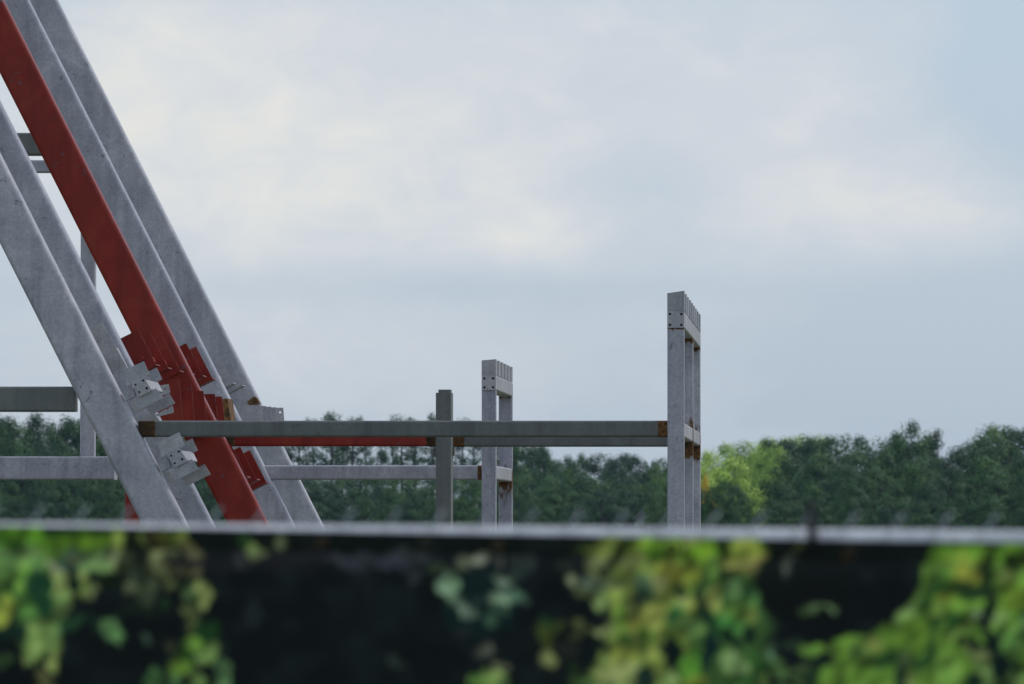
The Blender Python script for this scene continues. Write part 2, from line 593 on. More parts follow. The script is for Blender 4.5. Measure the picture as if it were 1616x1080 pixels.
# ------------------------------------------------------------------ fence with printed screen
FL, FR = G(0, 841, 9.72), G(1616, 855, 9.40)           # centre line of the top rail at the picture's edges
FD = (FR - FL).normalized()
FN = Vector((FD.y, -FD.x, 0)).normalized()            # towards the camera
if FN.y > 0:
    FN = -FN
PXM = (FR - FL).length / 1616.0
RR = 0.0175
S0, S1 = -2.3, 4.0                                      # along FD from FL
fence = thing('chain_link_fence', 'chain link fence with a pale galvanised top rail along the foreground', 'fence', ground((FL + FR) / 2))
bm = new_bm()
lay = bm.verts.layers.float['rust']
pipe(bm, [FL + FD * s for s in np.linspace(S0, S1, 26)], RR, 16)
finish(bm, 'top_rail', RAIL, fence)
for s in (-1.3, 2.85):
    bm = new_bm()
    p = FL + FD * s - FN * 0.055
    pipe(bm, [Vector((p.x, p.y, 0)), Vector((p.x, p.y, p.z + 0.03))], 0.03, 14)
    finish(bm, 'line_post', RAIL, fence)
    bm = bmesh.new()
    bmesh.ops.create_uvsphere(bm, u_segments=14, v_segments=8, radius=0.036)
    bmesh.ops.translate(bm, verts=bm.verts, vec=Vector((p.x, p.y, p.z + 0.03)))
    finish(bm, 'post_cap', RAIL, fence)
bm = new_bm()
pitch = 0.0775
half = pitch / 2
nz = 38
zoff = 0.024
i = 0
s = S0
while s < S1:
    pts = []
    for k in range(nz):
        z = zoff - k * half * 1.05
        q = FL + FD * (s + (half if k % 2 == 0 else 0.0)) + FN * (RR + 0.004 + (0.002 if k % 2 else -0.002)) + ZV * z
        if q.z < 0.03:
            break
        pts.append(q)
    # twisted tip: two ends reaching a little past the last crossing
    tip = pts[0] + FD * 0.020 + ZV * 0.022
    pipe(bm, [tip] + pts, 0.0016, 5)
    pipe(bm, [pts[0] + FD * 0.012 + ZV * 0.020, pts[0] + FD * 0.004], 0.0016, 5)
    s += pitch
finish(bm, 'wire_mesh', WIRE, fence)

# the print on the screen: soft leaf shapes, coordinates as read tile by tile (270 photo px = 1122 units)
TS = 270.0 / 1122.0
BLOBS = []


def tile(x0, rows):
    for r in rows:
        x, y, rx, ry, rot, c = r
        BLOBS.append((x0 + x * TS, 820 + y * TS, rx * TS, ry * TS, rot, c))


tile(0, [
    (150, 300, 360, 330, 0, (70, 106, 50)), (250, 760, 150, 190, 0, (46, 74, 40)), (950, 260, 210, 160, 0, (40, 48, 30)),
    (300, 140, 480, 85, 0, (72, 112, 36)), (380, 92, 150, 26, 0, (32, 58, 28)), (110, 165, 70, 36, 0, (42, 82, 28)), (560, 150, 130, 40, 0, (92, 130, 45)),
    (60, 290, 140, 100, 0, (84, 124, 68)), (190, 300, 100, 100, 0, (92, 128, 72)), (110, 420, 140, 110, 0, (82, 122, 52)), (130, 520, 90, 70, 0, (62, 100, 48)),
    (245, 480, 70, 200, 0, (26, 64, 40)), (50, 420, 50, 50, 0, (28, 52, 30)), (385, 450, 72, 200, -6, (110, 130, 76)), (365, 310, 42, 62, 0, (132, 146, 116)), (372, 560, 60, 90, 10, (92, 122, 72)),
    (28, 620, 52, 140, 0, (116, 130, 54)), (185, 620, 62, 50, 0, (76, 122, 58)), (480, 290, 90, 80, 0, (58, 82, 70)), (500, 290, 25, 35, 0, (110, 115, 70)),
    (640, 270, 120, 70, 0, (84, 114, 70)), (770, 190, 45, 120, 6, (116, 136, 76)), (750, 250, 60, 40, 0, (110, 125, 90)), (570, 420, 36, 95, 0, (98, 118, 64)), (640, 465, 46, 46, 0, (98, 112, 76)),
    (480, 420, 46, 130, 0, (14, 34, 26)), (700, 400, 60, 90, 0, (18, 30, 18)), (840, 450, 44, 66, 10, (76, 86, 66)), (855, 340, 40, 40, 0, (52, 66, 52)), (880, 190, 48, 130, 0, (18, 26, 20)), (950, 130, 45, 60, -20, (86, 102, 60)),
    (1060, 110, 90, 60, 0, (72, 70, 38)), (1040, 270, 110, 75, -25, (116, 126, 86)), (1085, 430, 44, 55, 0, (106, 122, 76)), (950, 480, 60, 90, 25, (60, 72, 54)), (1100, 570, 40, 50, 0, (36, 62, 38)), (900, 590, 140, 40, 0, (24, 36, 26)),
    (290, 780, 120, 130, 0, (104, 134, 76)), (190, 920, 42, 60, 20, (112, 136, 80)), (372, 920, 36, 100, -8, (116, 136, 76)), (290, 940, 45, 55, 0, (34, 44, 28)), (400, 700, 50, 50, 0, (78, 112, 70)), (460, 670, 70, 60, 0, (34, 66, 42)),
    (740, 730, 62, 85, -25, (76, 112, 72)), (770, 770, 60, 30, 15, (70, 106, 66)), (985, 790, 38, 38, 0, (48, 66, 56)), (18, 925, 32, 46, 0, (58, 86, 54)), (300, 1060, 46, 36, 0, (76, 78, 50)), (1000, 1050, 80, 46, -15, (62, 102, 60)), (80, 760, 90, 60, 0, (20, 42, 34)), (630, 670, 60, 50, 0, (22, 44, 34)),
])
tile(270, [
    (90, 130, 60, 60, 0, (100, 120, 62)), (20, 90, 70, 40, 0, (70, 80, 40)), (10, 240, 44, 52, 0, (112, 126, 80)), (150, 260, 52, 130, -14, (88, 88, 62)), (60, 330, 66, 40, 0, (62, 62, 40)),
    (215, 500, 52, 95, 10, (112, 128, 76)), (125, 470, 48, 110, 0, (62, 84, 52)), (120, 650, 42, 90, 12, (88, 102, 62)), (230, 715, 86, 70, 0, (26, 62, 28)), (170, 805, 95, 46, 8, (88, 126, 54)),
    (255, 860, 56, 90, 15, (96, 126, 72)), (75, 965, 95, 70, -20, (92, 128, 50)), (210, 1045, 66, 50, 0, (88, 116, 66)), (350, 1010, 42, 110, 4, (76, 112, 76)), (20, 830, 34, 46, 0, (70, 76, 60)), (40, 1060, 50, 60, 0, (70, 110, 74)), (120, 890, 60, 40, 0, (36, 76, 30)),
    (620, 275, 700, 48, 0, (25, 25, 29)), (560, 215, 50, 62, 0, (82, 96, 66)), (480, 140, 52, 62, 0, (34, 60, 34)), (710, 150, 42, 64, 18, (76, 86, 76)), (440, 275, 50, 66, -30, (48, 51, 55)), (560, 620, 46, 80, 0, (28, 37, 37)), (900, 255, 170, 40, 0, (28, 29, 34)), (1110, 255, 30, 40, 0, (48, 52, 54)), (380, 830, 40, 30, 0, (30, 46, 38)),
])
tile(540, [
    (250, 272, 350, 52, 0, (44, 49, 58)), (500, 250, 64, 38, 0, (62, 67, 71)), (500, 365, 42, 40, 0, (44, 49, 50)), (585, 140, 46, 38, 0, (40, 41, 40)), (880, 540, 260, 220, 0, (15, 33, 33)),
    (640, 350, 66, 40, 20, (50, 66, 44)), (780, 285, 60, 42, 0, (90, 100, 84)), (880, 260, 66, 40, -12, (108, 115, 108)), (1010, 270, 44, 48, 0, (72, 77, 76)), (1080, 388, 66, 44, 0, (88, 108, 98)), (740, 400, 64, 42, -20, (76, 102, 82)), (690, 490, 66, 62, 0, (92, 118, 102)),
    (770, 600, 66, 44, 20, (82, 98, 90)), (865, 630, 66, 34, 0, (78, 98, 90)), (890, 512, 66, 40, 0, (38, 54, 52)), (1055, 510, 76, 62, 0, (106, 132, 116)), (1020, 610, 54, 54, 20, (50, 76, 62)), (800, 740, 66, 42, 0, (32, 38, 42)), (915, 862, 60, 42, 20, (78, 83, 78)), (365, 950, 50, 64, 0, (40, 50, 46)), (180, 460, 40, 40, 0, (26, 30, 32)),
    (950, 1040, 120, 60, 0, (98, 128, 70)), (900, 1010, 60, 30, 10, (70, 110, 50)), (1050, 960, 44, 26, 0, (78, 82, 66)), (80, 430, 50, 30, 0, (20, 24, 27)),
])
tile(810, [
    (900, 560, 320, 540, 0, (104, 126, 58)), (760, 180, 330, 90, 0, (104, 128, 58)), (760, 920, 230, 260, 0, (100, 122, 62)),
    (600, 150, 110, 60, 0, (126, 142, 78)), (640, 195, 110, 36, 0, (120, 136, 84)), (560, 290, 56, 66, 0, (120, 132, 88)), (960, 140, 150, 42, 0, (108, 146, 58)), (960, 215, 90, 46, -10, (76, 122, 40)), (1050, 330, 110, 100, 0, (126, 132, 50)), (780, 290, 120, 46, -10, (112, 126, 76)),
    (690, 245, 150, 30, -46, (32, 46, 24)), (600, 330, 40, 40, 0, (46, 56, 36)), (60, 250, 80, 40, 0, (42, 48, 48)), (60, 330, 70, 60, 0, (40, 54, 50)), (20, 500, 50, 60, 0, (66, 96, 84)),
    (380, 392, 64, 46, 8, (142, 156, 126)), (540, 420, 120, 66, 20, (76, 92, 80)), (540, 545, 60, 56, 0, (92, 112, 70)), (470, 500, 76, 36, 40, (62, 72, 46)), (350, 300, 60, 40, 0, (34, 42, 34)),
    (660, 440, 50, 50, 0, (106, 122, 86)), (930, 400, 84, 60, 0, (132, 142, 92)), (830, 420, 70, 60, 0, (76, 104, 78)), (840, 515, 42, 66, 0, (40, 66, 52)), (730, 560, 100, 60, -35, (118, 134, 74)), (1090, 470, 60, 42, 0, (44, 60, 38)), (1080, 540, 60, 30, 0, (112, 128, 76)),
    (900, 620, 110, 80, -30, (130, 142, 72)), (820, 690, 80, 50, 0, (128, 134, 62)), (700, 640, 42, 120, 0, (78, 114, 44)), (720, 770, 40, 40, 0, (54, 84, 36)), (540, 710, 96, 30, 0, (108, 122, 82)), (390, 740, 42, 60, 0, (84, 94, 60)), (230, 740, 84, 76, 0, (60, 74, 34)), (225, 690, 60, 36, 0, (34, 60, 34)), (225, 830, 40, 40, 0, (88, 98, 48)), (225, 915, 62, 52, 0, (122, 134, 86)), (365, 870, 56, 46, 0, (36, 38, 34)),
    (1040, 650, 66, 100, 0, (52, 98, 50)), (1040, 640, 36, 40, 0, (30, 66, 50)), (1045, 890, 66, 110, 0, (14, 26, 25)), (1050, 770, 50, 26, 0, (92, 124, 54)), (870, 800, 40, 80, 20, (70, 110, 42)), (690, 1020, 120, 90, 0, (126, 142, 88)), (710, 890, 90, 66, 0, (122, 138, 60)), (910, 890, 60, 110, 0, (118, 138, 66)), (850, 1030, 66, 66, 0, (28, 48, 40)), (1030, 1064, 110, 30, 0, (94, 120, 72)), (525, 870, 60, 110, 0, (14, 24, 24)), (430, 990, 70, 60, 0, (26, 42, 26)), (480, 1060, 70, 40, 0, (66, 96, 50)),
])
tile(1080, [
    (300, 640, 270, 500, 0, (58, 92, 46)), (220, 220, 310, 110, 0, (96, 126, 52)), (100, 210, 110, 86, 0, (100, 142, 44)), (390, 210, 110, 90, 0, (118, 132, 66)), (265, 180, 56, 56, 0, (36, 58, 26)), (60, 120, 66, 42, 0, (132, 146, 92)), (340, 292, 120, 40, 0, (122, 128, 66)), (470, 280, 50, 30, 0, (130, 124, 76)), (28, 350, 52, 90, 0, (106, 122, 44)), (170, 310, 46, 76, 0, (88, 128, 56)), (10, 190, 24, 40, 0, (50, 52, 22)),
    (280, 350, 60, 30, 0, (40, 56, 28)), (310, 445, 48, 56, 0, (84, 120, 78)), (200, 510, 52, 95, -10, (112, 122, 66)), (30, 545, 46, 50, 0, (112, 122, 62)), (100, 520, 40, 90, 0, (44, 58, 34)), (430, 500, 90, 40, 20, (40, 76, 48)), (340, 610, 100, 60, 30, (82, 118, 54)), (455, 655, 60, 62, 0, (112, 128, 66)), (525, 570, 46, 90, 0, (72, 112, 60)), (290, 690, 66, 66, 0, (60, 116, 58)), (190, 700, 60, 100, 0, (42, 82, 42)),
    (40, 700, 60, 76, -20, (92, 128, 72)), (130, 640, 30, 90, 0, (20, 42, 36)), (320, 920, 50, 120, -24, (102, 132, 86)), (60, 960, 76, 100, 0, (72, 122, 44)), (90, 1034, 90, 36, 0, (108, 128, 52)), (155, 860, 40, 120, 0, (16, 38, 38)), (280, 790, 60, 46, 30, (20, 40, 28)), (420, 770, 70, 50, 0, (20, 40, 30)), (600, 860, 42, 90, 8, (62, 88, 66)), (620, 980, 60, 50, 0, (72, 104, 60)), (470, 950, 80, 110, 0, (46, 86, 40)), (360, 1060, 50, 50, 0, (62, 118, 56)), (500, 1060, 60, 30, 0, (84, 112, 60)),
    (830, 430, 300, 280, 0, (13, 18, 19)), (620, 400, 150, 110, 0, (14, 20, 19)), (700, 305, 42, 80, 40, (68, 76, 72)), (880, 590, 120, 32, -12, (78, 104, 72)), (800, 610, 60, 26, 0, (60, 82, 50)), (770, 160, 66, 22, 0, (92, 102, 70)), (1095, 230, 20, 26, 0, (50, 30, 16)),
    (870, 850, 120, 46, 5, (84, 122, 52)), (1030, 810, 120, 42, -32, (96, 124, 54)), (740, 820, 60, 30, 0, (44, 62, 48)), (690, 880, 66, 50, 0, (15, 24, 28)), (970, 925, 150, 34, -10, (18, 32, 32)), (990, 1040, 170, 70, 0, (88, 128, 50)), (1090, 940, 50, 40, 0, (90, 114, 62)), (750, 970, 66, 34, 0, (76, 98, 62)), (730, 1062, 56, 34, 0, (88, 118, 66)), (810, 1030, 40, 60, 0, (34, 56, 36)),
])
POLY6 = [(555, 160), (1200, 150), (1200, 1300), (-150, 1300), (-150, 770), (0, 740), (170, 765), (270, 690), (350, 570), (450, 400), (500, 280)]
POLY6 = [(1346 + x * TS, 820 + y * TS) for x, y in POLY6]
tile(1346, [
    (560, 420, 46, 100, 32, (42, 80, 34)), (480, 540, 40, 70, 30, (50, 90, 40)), (770, 450, 66, 60, 0, (38, 64, 34)), (880, 300, 42, 170, 0, (28, 46, 22)), (880, 480, 66, 60, 0, (38, 60, 34)), (890, 640, 44, 150, 0, (13, 22, 28)), (950, 900, 66, 180, -12, (14, 28, 28)), (790, 805, 86, 36, -8, (18, 30, 28)), (690, 655, 100, 40, -28, (32, 74, 34)), (770, 345, 96, 60, 0, (122, 132, 50)), (740, 240, 130, 36, 0, (106, 132, 60)), (620, 510, 60, 50, 0, (116, 130, 50)), (560, 590, 90, 42, -25, (102, 134, 62)),
    (350, 630, 46, 76, 18, (106, 140, 82)), (420, 520, 34, 110, 25, (92, 130, 66)), (510, 680, 50, 50, 0, (40, 74, 36)), (230, 910, 76, 56, -20, (38, 70, 34)), (480, 880, 52, 140, 20, (46, 88, 44)), (370, 770, 110, 90, 0, (92, 132, 48)), (60, 850, 100, 90, 0, (86, 120, 56)), (15, 880, 30, 50, 0, (28, 48, 36)), (150, 830, 40, 30, 0, (110, 124, 66)), (620, 980, 100, 130, 0, (90, 130, 58)), (740, 720, 130, 44, -22, (100, 132, 64)), (840, 650, 30, 50, 0, (108, 132, 98)), (820, 875, 90, 46, 0, (96, 112, 72)), (850, 1000, 66, 62, 0, (102, 132, 78)), (340, 950, 66, 44, -10, (86, 114, 74)), (390, 1056, 46, 36, 0, (112, 132, 78)),
    (310, 1020, 46, 60, 0, (30, 52, 38)), (1050, 830, 76, 100, 0, (78, 118, 60)), (1060, 500, 90, 90, 0, (96, 126, 44)), (1000, 350, 66, 40, 0, (108, 126, 66)), (1080, 270, 70, 40, 0, (34, 50, 24)), (960, 640, 40, 50, 0, (88, 112, 70)), (1090, 610, 60, 44, 0, (28, 58, 34)), (1090, 700, 34, 60, 0, (84, 124, 78)), (1085, 1040, 60, 60, 0, (90, 118, 70)), (780, 1060, 46, 50, 0, (22, 44, 30)), (1090, 960, 50, 36, 0, (18, 32, 30)),
])


def srgb2lin(c):
    c = np.asarray(c, dtype=float) / 255.0
    return np.where(c <= 0.04045, c / 12.92, ((c + 0.055) / 1.055) ** 2.4)


def vnoise(x, y, seed):
    """smooth value noise on numpy arrays"""
    rs = np.random.RandomState(seed)
    tab = rs.rand(64, 64)
    xi, yi = np.floor(x).astype(int), np.floor(y).astype(int)
    fx, fy = x - xi, y - yi
    fx = fx * fx * (3 - 2 * fx)
    fy = fy * fy * (3 - 2 * fy)
    g = lambda a, b_: tab[a % 64, b_ % 64]
    return (g(xi, yi) * (1 - fx) * (1 - fy) + g(xi + 1, yi) * fx * (1 - fy) + g(xi, yi + 1) * (1 - fx) * fy + g(xi + 1, yi + 1) * fx * fy) - 0.5


def in_poly(px, py, poly):
    inside = np.zeros(px.shape, bool)
    n = len(poly)
    for i in range(n):
        x0, y0 = poly[i]
        x1, y1 = poly[(i + 1) % n]
        cond = ((y0 > py) != (y1 > py)) & (px < (x1 - x0) * (py - y0) / (y1 - y0 + 1e-9) + x0)
        inside ^= cond
    return inside


def print_colour(px, py):
    """printed colour (sRGB 0-255) at reading coordinates; reflected beyond the part that was read"""
    px = np.abs(px)
    px = np.where(px > 1616, 3232 - px, px)
    px = np.abs(px)
    py = np.where(py > 1076, 2152 - py, py)
    py = np.where(py < 838, 1676 - py, py)
    wx = px + 24 * vnoise(px / 26, py / 34, 1) + 11 * vnoise(px / 10, py / 14, 2)
    wy = py + 22 * vnoise(px / 22, py / 26, 3) + 10 * vnoise(px / 9, py / 12, 4)
    col = np.zeros(px.shape + (3,)) + np.array((13, 19, 21.0))
    col += np.array((13.0, 18.0, 17.0)) * np.clip(vnoise(px / 38, py / 26, 9) + 0.1, 0, 1)[..., None] + 4.0 * vnoise(px / 12, py / 17, 10)[..., None]
    for bi, (x, y, rx, ry, rot, c) in enumerate(BLOBS):
        if bi == len(BLOBS) - 38:
            pass
        m = (np.abs(wx - x) < max(rx, ry) * 1.6 + 2) & (np.abs(wy - y) < max(rx, ry) * 1.6 + 2)
        if not m.any():
            continue
        a = math.radians(rot)
        dx, dy = wx[m] - x, wy[m] - y
        u = (dx * math.cos(a) + dy * math.sin(a)) / rx
        w = (-dx * math.sin(a) + dy * math.cos(a)) / ry
        r = np.sqrt(u * u + w * w)
        al = np.clip((1.2 - r) / 0.40, 0, 1)
        al = al * al * (3 - 2 * al)
        col[m] = col[m] * (1 - al[:, None]) + np.array(c, float) * al[:, None]
    return col, wx, wy


# polygon of the right-hand leaf mass goes under its blobs: insert as the base before tile 6
_first6 = next(i for i, b_ in enumerate(BLOBS) if b_[0] >= 1346 and b_[5] == (42, 80, 34))
_orig = BLOBS


def print_all(px, py):
    global BLOBS
    BLOBS = _orig[:_first6]
    col, wx, wy = print_colour(px, py)
    ins = in_poly(wx, wy, POLY6)
    col[ins] = np.array((84, 122, 48.0))
    BLOBS = _orig[_first6:]
    c2, _, _ = print_colour(px, py)
    base, _, _ = c2, 0, 0
    # composite tile 6 blobs over what is below
    pxr = np.where(np.abs(px) > 1616, 3232 - np.abs(px), np.abs(px))
    for (x, y, rx, ry, rot, c) in BLOBS:
        a = math.radians(rot)
        dx, dy = wx - x, wy - y
        u = (dx * math.cos(a) + dy * math.sin(a)) / rx
        w = (-dx * math.sin(a) + dy * math.cos(a)) / ry
        al = np.clip((1.2 - np.sqrt(u * u + w * w)) / 0.40, 0, 1)
        al = al * al * (3 - 2 * al)
        col = col * (1 - al[..., None]) + np.array(c, float) * al[..., None]
    BLOBS = _orig
    lm = col.mean(axis=-1, keepdims=True)
    gg = np.clip((lm - 40) / 40, 0, 1)
    col = lm + (col - lm) * 0.92
    col = col * (1 + gg * np.array((0.06, 0.03, -0.04)))
    # leaf-scale light and dark strokes where the print is green
    lum = col.mean(axis=-1)
    g = np.clip((lum - 34) / 40, 0, 1)
    st = vnoise((px * 0.8 + py * 0.45) / 9, (py * 0.9 - px * 0.35) / 22, 21) + 0.7 * vnoise((px * 0.7 - py * 0.5) / 26, (py + px * .4) / 12, 22)
    col = col * (1 + (g * st * 0.85)[..., None])
    return np.clip(col, 3, 255)


E_SCREEN = np.array((0.40, 0.455, 0.52))        # brightness a white vertical sheet has here, so that the print's inks come out right


def screen_grid(name, s_vals, t_of, px_of, parent, mat, off, tone=None, ripple=0.0):
    """grid in the fence plane: s along the fence, rows t (metres below the rail's centre)"""
    ns, ntv = len(s_vals), len(t_of)
    S, T = np.meshgrid(s_vals, t_of, indexing='ij')
    P = np.array(FL)[None, None, :] + S[..., None] * np.array(FD) + np.array(FN) * off
    P[..., 2] -= T + (-0.0165 + 0.0155 * np.clip(S, -1, 3) / 1.72)
    if ripple:
        P += (np.array(FN) * ripple)[None, None, :] * (np.sin(S * 21.0)[..., None] * 0.6 + vnoise(S * 6, T * 5, 31)[..., None])
    # reading coordinates of each vertex
    rel = P - np.array((0, 0, EYE))
    yc = rel[..., 1] * CP + rel[..., 2] * SP
    zc = -rel[..., 1] * SP + rel[..., 2] * CP
    px = PW / 2 + rel[..., 0] / yc / K
    py = PH / 2 - zc / yc / K
    col = print_all(px, py)
    if tone is not None:
        col = tone(col, px, py)
    lin = np.clip(srgb2lin(col) / E_SCREEN, 0, 0.9)
    loc = np.array(parent.location)
    verts = (P - loc).reshape(-1, 3)
    idx = np.arange(ns * ntv).reshape(ns, ntv)
    faces = np.stack([idx[:-1, :-1], idx[1:, :-1], idx[1:, 1:], idx[:-1, 1:]], axis=-1).reshape(-1, 4)
    me = bpy.data.meshes.new(name)
    me.from_pydata(verts.tolist(), [], faces.tolist())
    ca = me.color_attributes.new('print', 'FLOAT_COLOR', 'POINT')
    rgba = np.ones((ns * ntv, 4), dtype=np.float32)
    rgba[:, :3] = lin.reshape(-1, 3)
    ca.data.foreach_set('color', rgba.ravel())
    me.polygons.foreach_set('use_smooth', [True] * len(me.polygons))
    me.materials.append(mat)
    o = bpy.data.objects.new(name, me)
    COL.objects.link(o)
    o.parent = parent
    return o


m, nt, bs = new_mat('printed_fabric')
at = N(nt, 'ShaderNodeAttribute', attribute_name='print')
v = coords(nt)
wv = noise(nt, v, 900, 2, 0.5)
weave = ramp(nt, wv, [(0.3, (0.85, 0.85, 0.85)), (0.7, (1.12, 1.12, 1.12))])
nt.links.new(mixc(nt, 1.0, at.outputs['Color'], weave, 'MULTIPLY'), bs.inputs['Base Color'])
bs.inputs['Roughness'].default_value = 0.75
bs.inputs['Specular IOR Level'].default_value = 0.15
FABRIC = m

scr = thing('printed_screen', 'fabric privacy screen printed with green leaves, tied to the foreground fence', 'screen',
            ground((FL + FR) / 2) + FN * 0.03 + ZV * 0.05)
s_in = np.arange(-0.12, 1.86, 0.0042)
s_all = np.concatenate([np.arange(S0, -0.12, 0.016), s_in, np.arange(1.86, S1, 0.016)])
HEM0, HEM1 = 0.004, 0.036


def hem_tone(col, px, py):
    return col * np.array((0.97, 1.0, 0.86)) * 0.96


def main_tone(col, px, py):
    # the cloth is a little paler just under the hem
    f = np.clip(1 - (py - 868 - (px * 0.011)) / 46, 0, 1) * 0.10
    return col * (1 - f[..., None]) + np.array((112, 112, 122.0)) * f[..., None]


screen_grid('hem', s_all, np.linspace(HEM0, HEM1, 9), None, scr, FABRIC, RR + 0.013, hem_tone, 0.0015)
zmax = FL.z - 0.06
screen_grid('cloth', s_all, np.concatenate([np.arange(HEM1 - 0.004, 0.30, 0.0042), np.arange(0.30, zmax, 0.02)]), None, scr, FABRIC, RR + 0.0095, main_tone, 0.0025)
for gx in (-23, 252, 527, 805, 1078, 1352, 1626):
    bm = bmesh.new()
    c0 = FL + FD * (gx * PXM) + FN * (RR + 0.0155) - ZV * (0.006 + 0.0155 * gx / 1616)
    n1, n2 = 18, 6
    R0, r0 = 0.0075, 0.0028
    vs = []
    for i in range(n1):
        a = 2 * math.pi * i / n1
        cdir = FD * math.cos(a) + ZV * math.sin(a)
        vs.append([bm.verts.new(c0 + cdir * (R0 + r0 * math.cos(2 * math.pi * j / n2)) + FN * r0 * 0.6 * math.sin(2 * math.pi * j / n2)) for j in range(n2)])
    for i in range(n1):
        for j in range(n2):
            bm.faces.new((vs[i][j], vs[(i + 1) % n1][j], vs[(i + 1) % n1][(j + 1) % n2], vs[i][(j + 1) % n2]))
    finish(bm, 'grommet', BRASS, scr)

# black cable tie round the rail, its tail standing up
bm = bmesh.new()
c0 = FL + FD * (1295 * PXM)
loop = []
for i in range(15):
    a = 2 * math.pi * i / 14
    loop.append(c0 + FN * math.cos(a) * (RR + 0.018) + ZV * math.sin(a) * (RR + 0.004))
pipe(bm, loop, 0.0042, 6)
tail = [c0 + FN * (RR + 0.018) - ZV * 0.006, c0 + FN * (RR + 0.02) + ZV * 0.02, c0 + FN * (RR + 0.018) + ZV * 0.040, c0 + FN * (RR + 0.016) + FD * 0.002 + ZV * 0.060]
pipe(bm, tail, 0.0075, 6)
tag(finish(bm, 'cable_tie', BLACK, None, loc=c0), 'black cable tie round the pale fence rail with its tail standing up', 'cable tie')

# ------------------------------------------------------------------ trees


def leaf_mat(name, dark, mid, light):
    m, nt, bs = new_mat(name)
    tc = nt.nodes.new('ShaderNodeTexCoord')
    oi = nt.nodes.new('ShaderNodeObjectInfo')
    n1 = noise(nt, tc.outputs['Object'], 0.55, 4, 0.6)
    col = ramp(nt, n1, [(0.32, dark), (0.5, mid), (0.70, light)])
    rnd = ramp(nt, oi.outputs['Random'], [(0.0, (0.80, 0.86, 0.92)), (0.5, (1.0, 1.0, 1.0)), (1.0, (1.22, 1.16, 0.98))])
    nt.links.new(mixc(nt, 1.0, col, rnd, 'MULTIPLY'), bs.inputs['Base Color'])
    bs.inputs['Roughness'].default_value = 0.65
    bs.inputs['Specular IOR Level'].default_value = 0.25
    return m


LEAF = leaf_mat('leaf_dark_green', (0.024, 0.072, 0.018), (0.042, 0.115, 0.025), (0.088, 0.180, 0.034))
PINE = leaf_mat('pine_needles', (0.018, 0.056, 0.020), (0.030, 0.085, 0.028), (0.056, 0.125, 0.036))
PALE = leaf_mat('leaf_sunlit_yellow_green', (0.26, 0.38, 0.06), (0.38, 0.54, 0.09), (0.52, 0.68, 0.13))  # yellow-green leaf, its colour lightened to stand for a sunlit patch
YELL = leaf_mat('leaf_yellow', (0.50, 0.36, 0.03), (0.72, 0.52, 0.05), (0.85, 0.64, 0.08))
MIDG = leaf_mat('leaf_mid_green', (0.070, 0.14, 0.036), (0.10, 0.19, 0.045), (0.15, 0.25, 0.06))
BARK = plain_mat('bark', (0.085, 0.070, 0.058), 0.9, 0, 0.4, 3)


def crown_mesh(kind, seed):
    """unit height 10 m tree crown of many small leaf faces; returns mesh"""
    rs = random.Random(seed)
    centers = []
    if kind == 'broad':
        W = 3.4
        for _ in range(62):
            a = rs.uniform(0, 6.283)
            h = rs.uniform(0, 1)
            prof = math.sin(math.pi * min(1, 0.22 + 0.78 * h) ** 0.9) ** 0.6
            rr = W * prof * math.sqrt(rs.uniform(0.25, 1)) * rs.uniform(0.85, 1.12)
            centers.append((math.cos(a) * rr, math.sin(a) * rr, 1.6 + h * 7.6, rs.uniform(0.65, 1.15)))
        nleaf, ls = 150, 0.22
    elif kind == 'tall':
        for _ in range(66):
            a = rs.uniform(0, 6.283)
            h = rs.uniform(0, 1)
            prof = (0.55 + 0.45 * math.sin(h * 9 + seed)) * (1 - 0.55 * h) + 0.18
            rr = 2.6 * prof * math.sqrt(rs.uniform(0.2, 1))
            centers.append((math.cos(a) * rr, math.sin(a) * rr, 1.4 + h * 8.1, rs.uniform(0.5, 0.95)))
        nleaf, ls = 140, 0.20
    elif kind == 'pine':        # bare below, tufts above
        for _ in range(34):
            a = rs.uniform(0, 6.283)
            h = rs.uniform(0, 1) ** 0.7
            rr = (1.55 * (1 - 0.45 * h) * rs.uniform(0.2, 1)) * (0.7 + 0.3 * math.sin(h * 14 + seed))
            centers.append((math.cos(a) * rr, math.sin(a) * rr, 5.0 + h * 4.7, rs.uniform(0.40, 0.75)))
        nleaf, ls = 90, 0.17
    else:                       # bushy, down to the ground
        for _ in range(56):
            a = rs.uniform(0, 6.283)
            h = rs.uniform(0, 1)
            rr = 4.2 * math.sqrt(max(0.02, 1 - h * h * 0.95)) * math.sqrt(rs.uniform(0.2, 1))
            centers.append((math.cos(a) * rr, math.sin(a) * rr, 0.4 + h * 8.8, rs.uniform(0.8, 1.3)))
        nleaf, ls = 160, 0.24
    verts, faces = [], []
    for cx, cy, cz, cr in centers:
        for _ in range(nleaf):
            d = Vector((rs.gauss(0, 1), rs.gauss(0, 1), rs.gauss(0, 0.75)))
            d = d.normalized() * cr * rs.uniform(0.45, 1.0)
            p = Vector((cx, cy, cz)) + d
            out_ = Vector((p.x, p.y, (p.z - 4.5) * 0.7)).normalized()
            nrm = (d.normalized() * 0.75 + out_ * 0.8 + Vector((rs.uniform(-.3, .3), rs.uniform(-.3, .3), rs.uniform(0.0, 0.6)))).normalized()
            t1 = nrm.cross(Vector((rs.uniform(-1, 1), rs.uniform(-1, 1), rs.uniform(-1, 1)))).normalized()
            t2 = nrm.cross(t1)
            sz = ls * rs.uniform(0.5, 1.1)
            k = len(verts)
            verts += [p - t1 * sz * .6, p - t2 * sz * .38, p + t1 * sz * .6, p + t2 * sz * .38]
            faces.append((k, k + 1, k + 2, k + 3))
    me = bpy.data.meshes.new('crown')
    me.from_pydata([tuple(v_) for v_ in verts], [], faces)
    return me


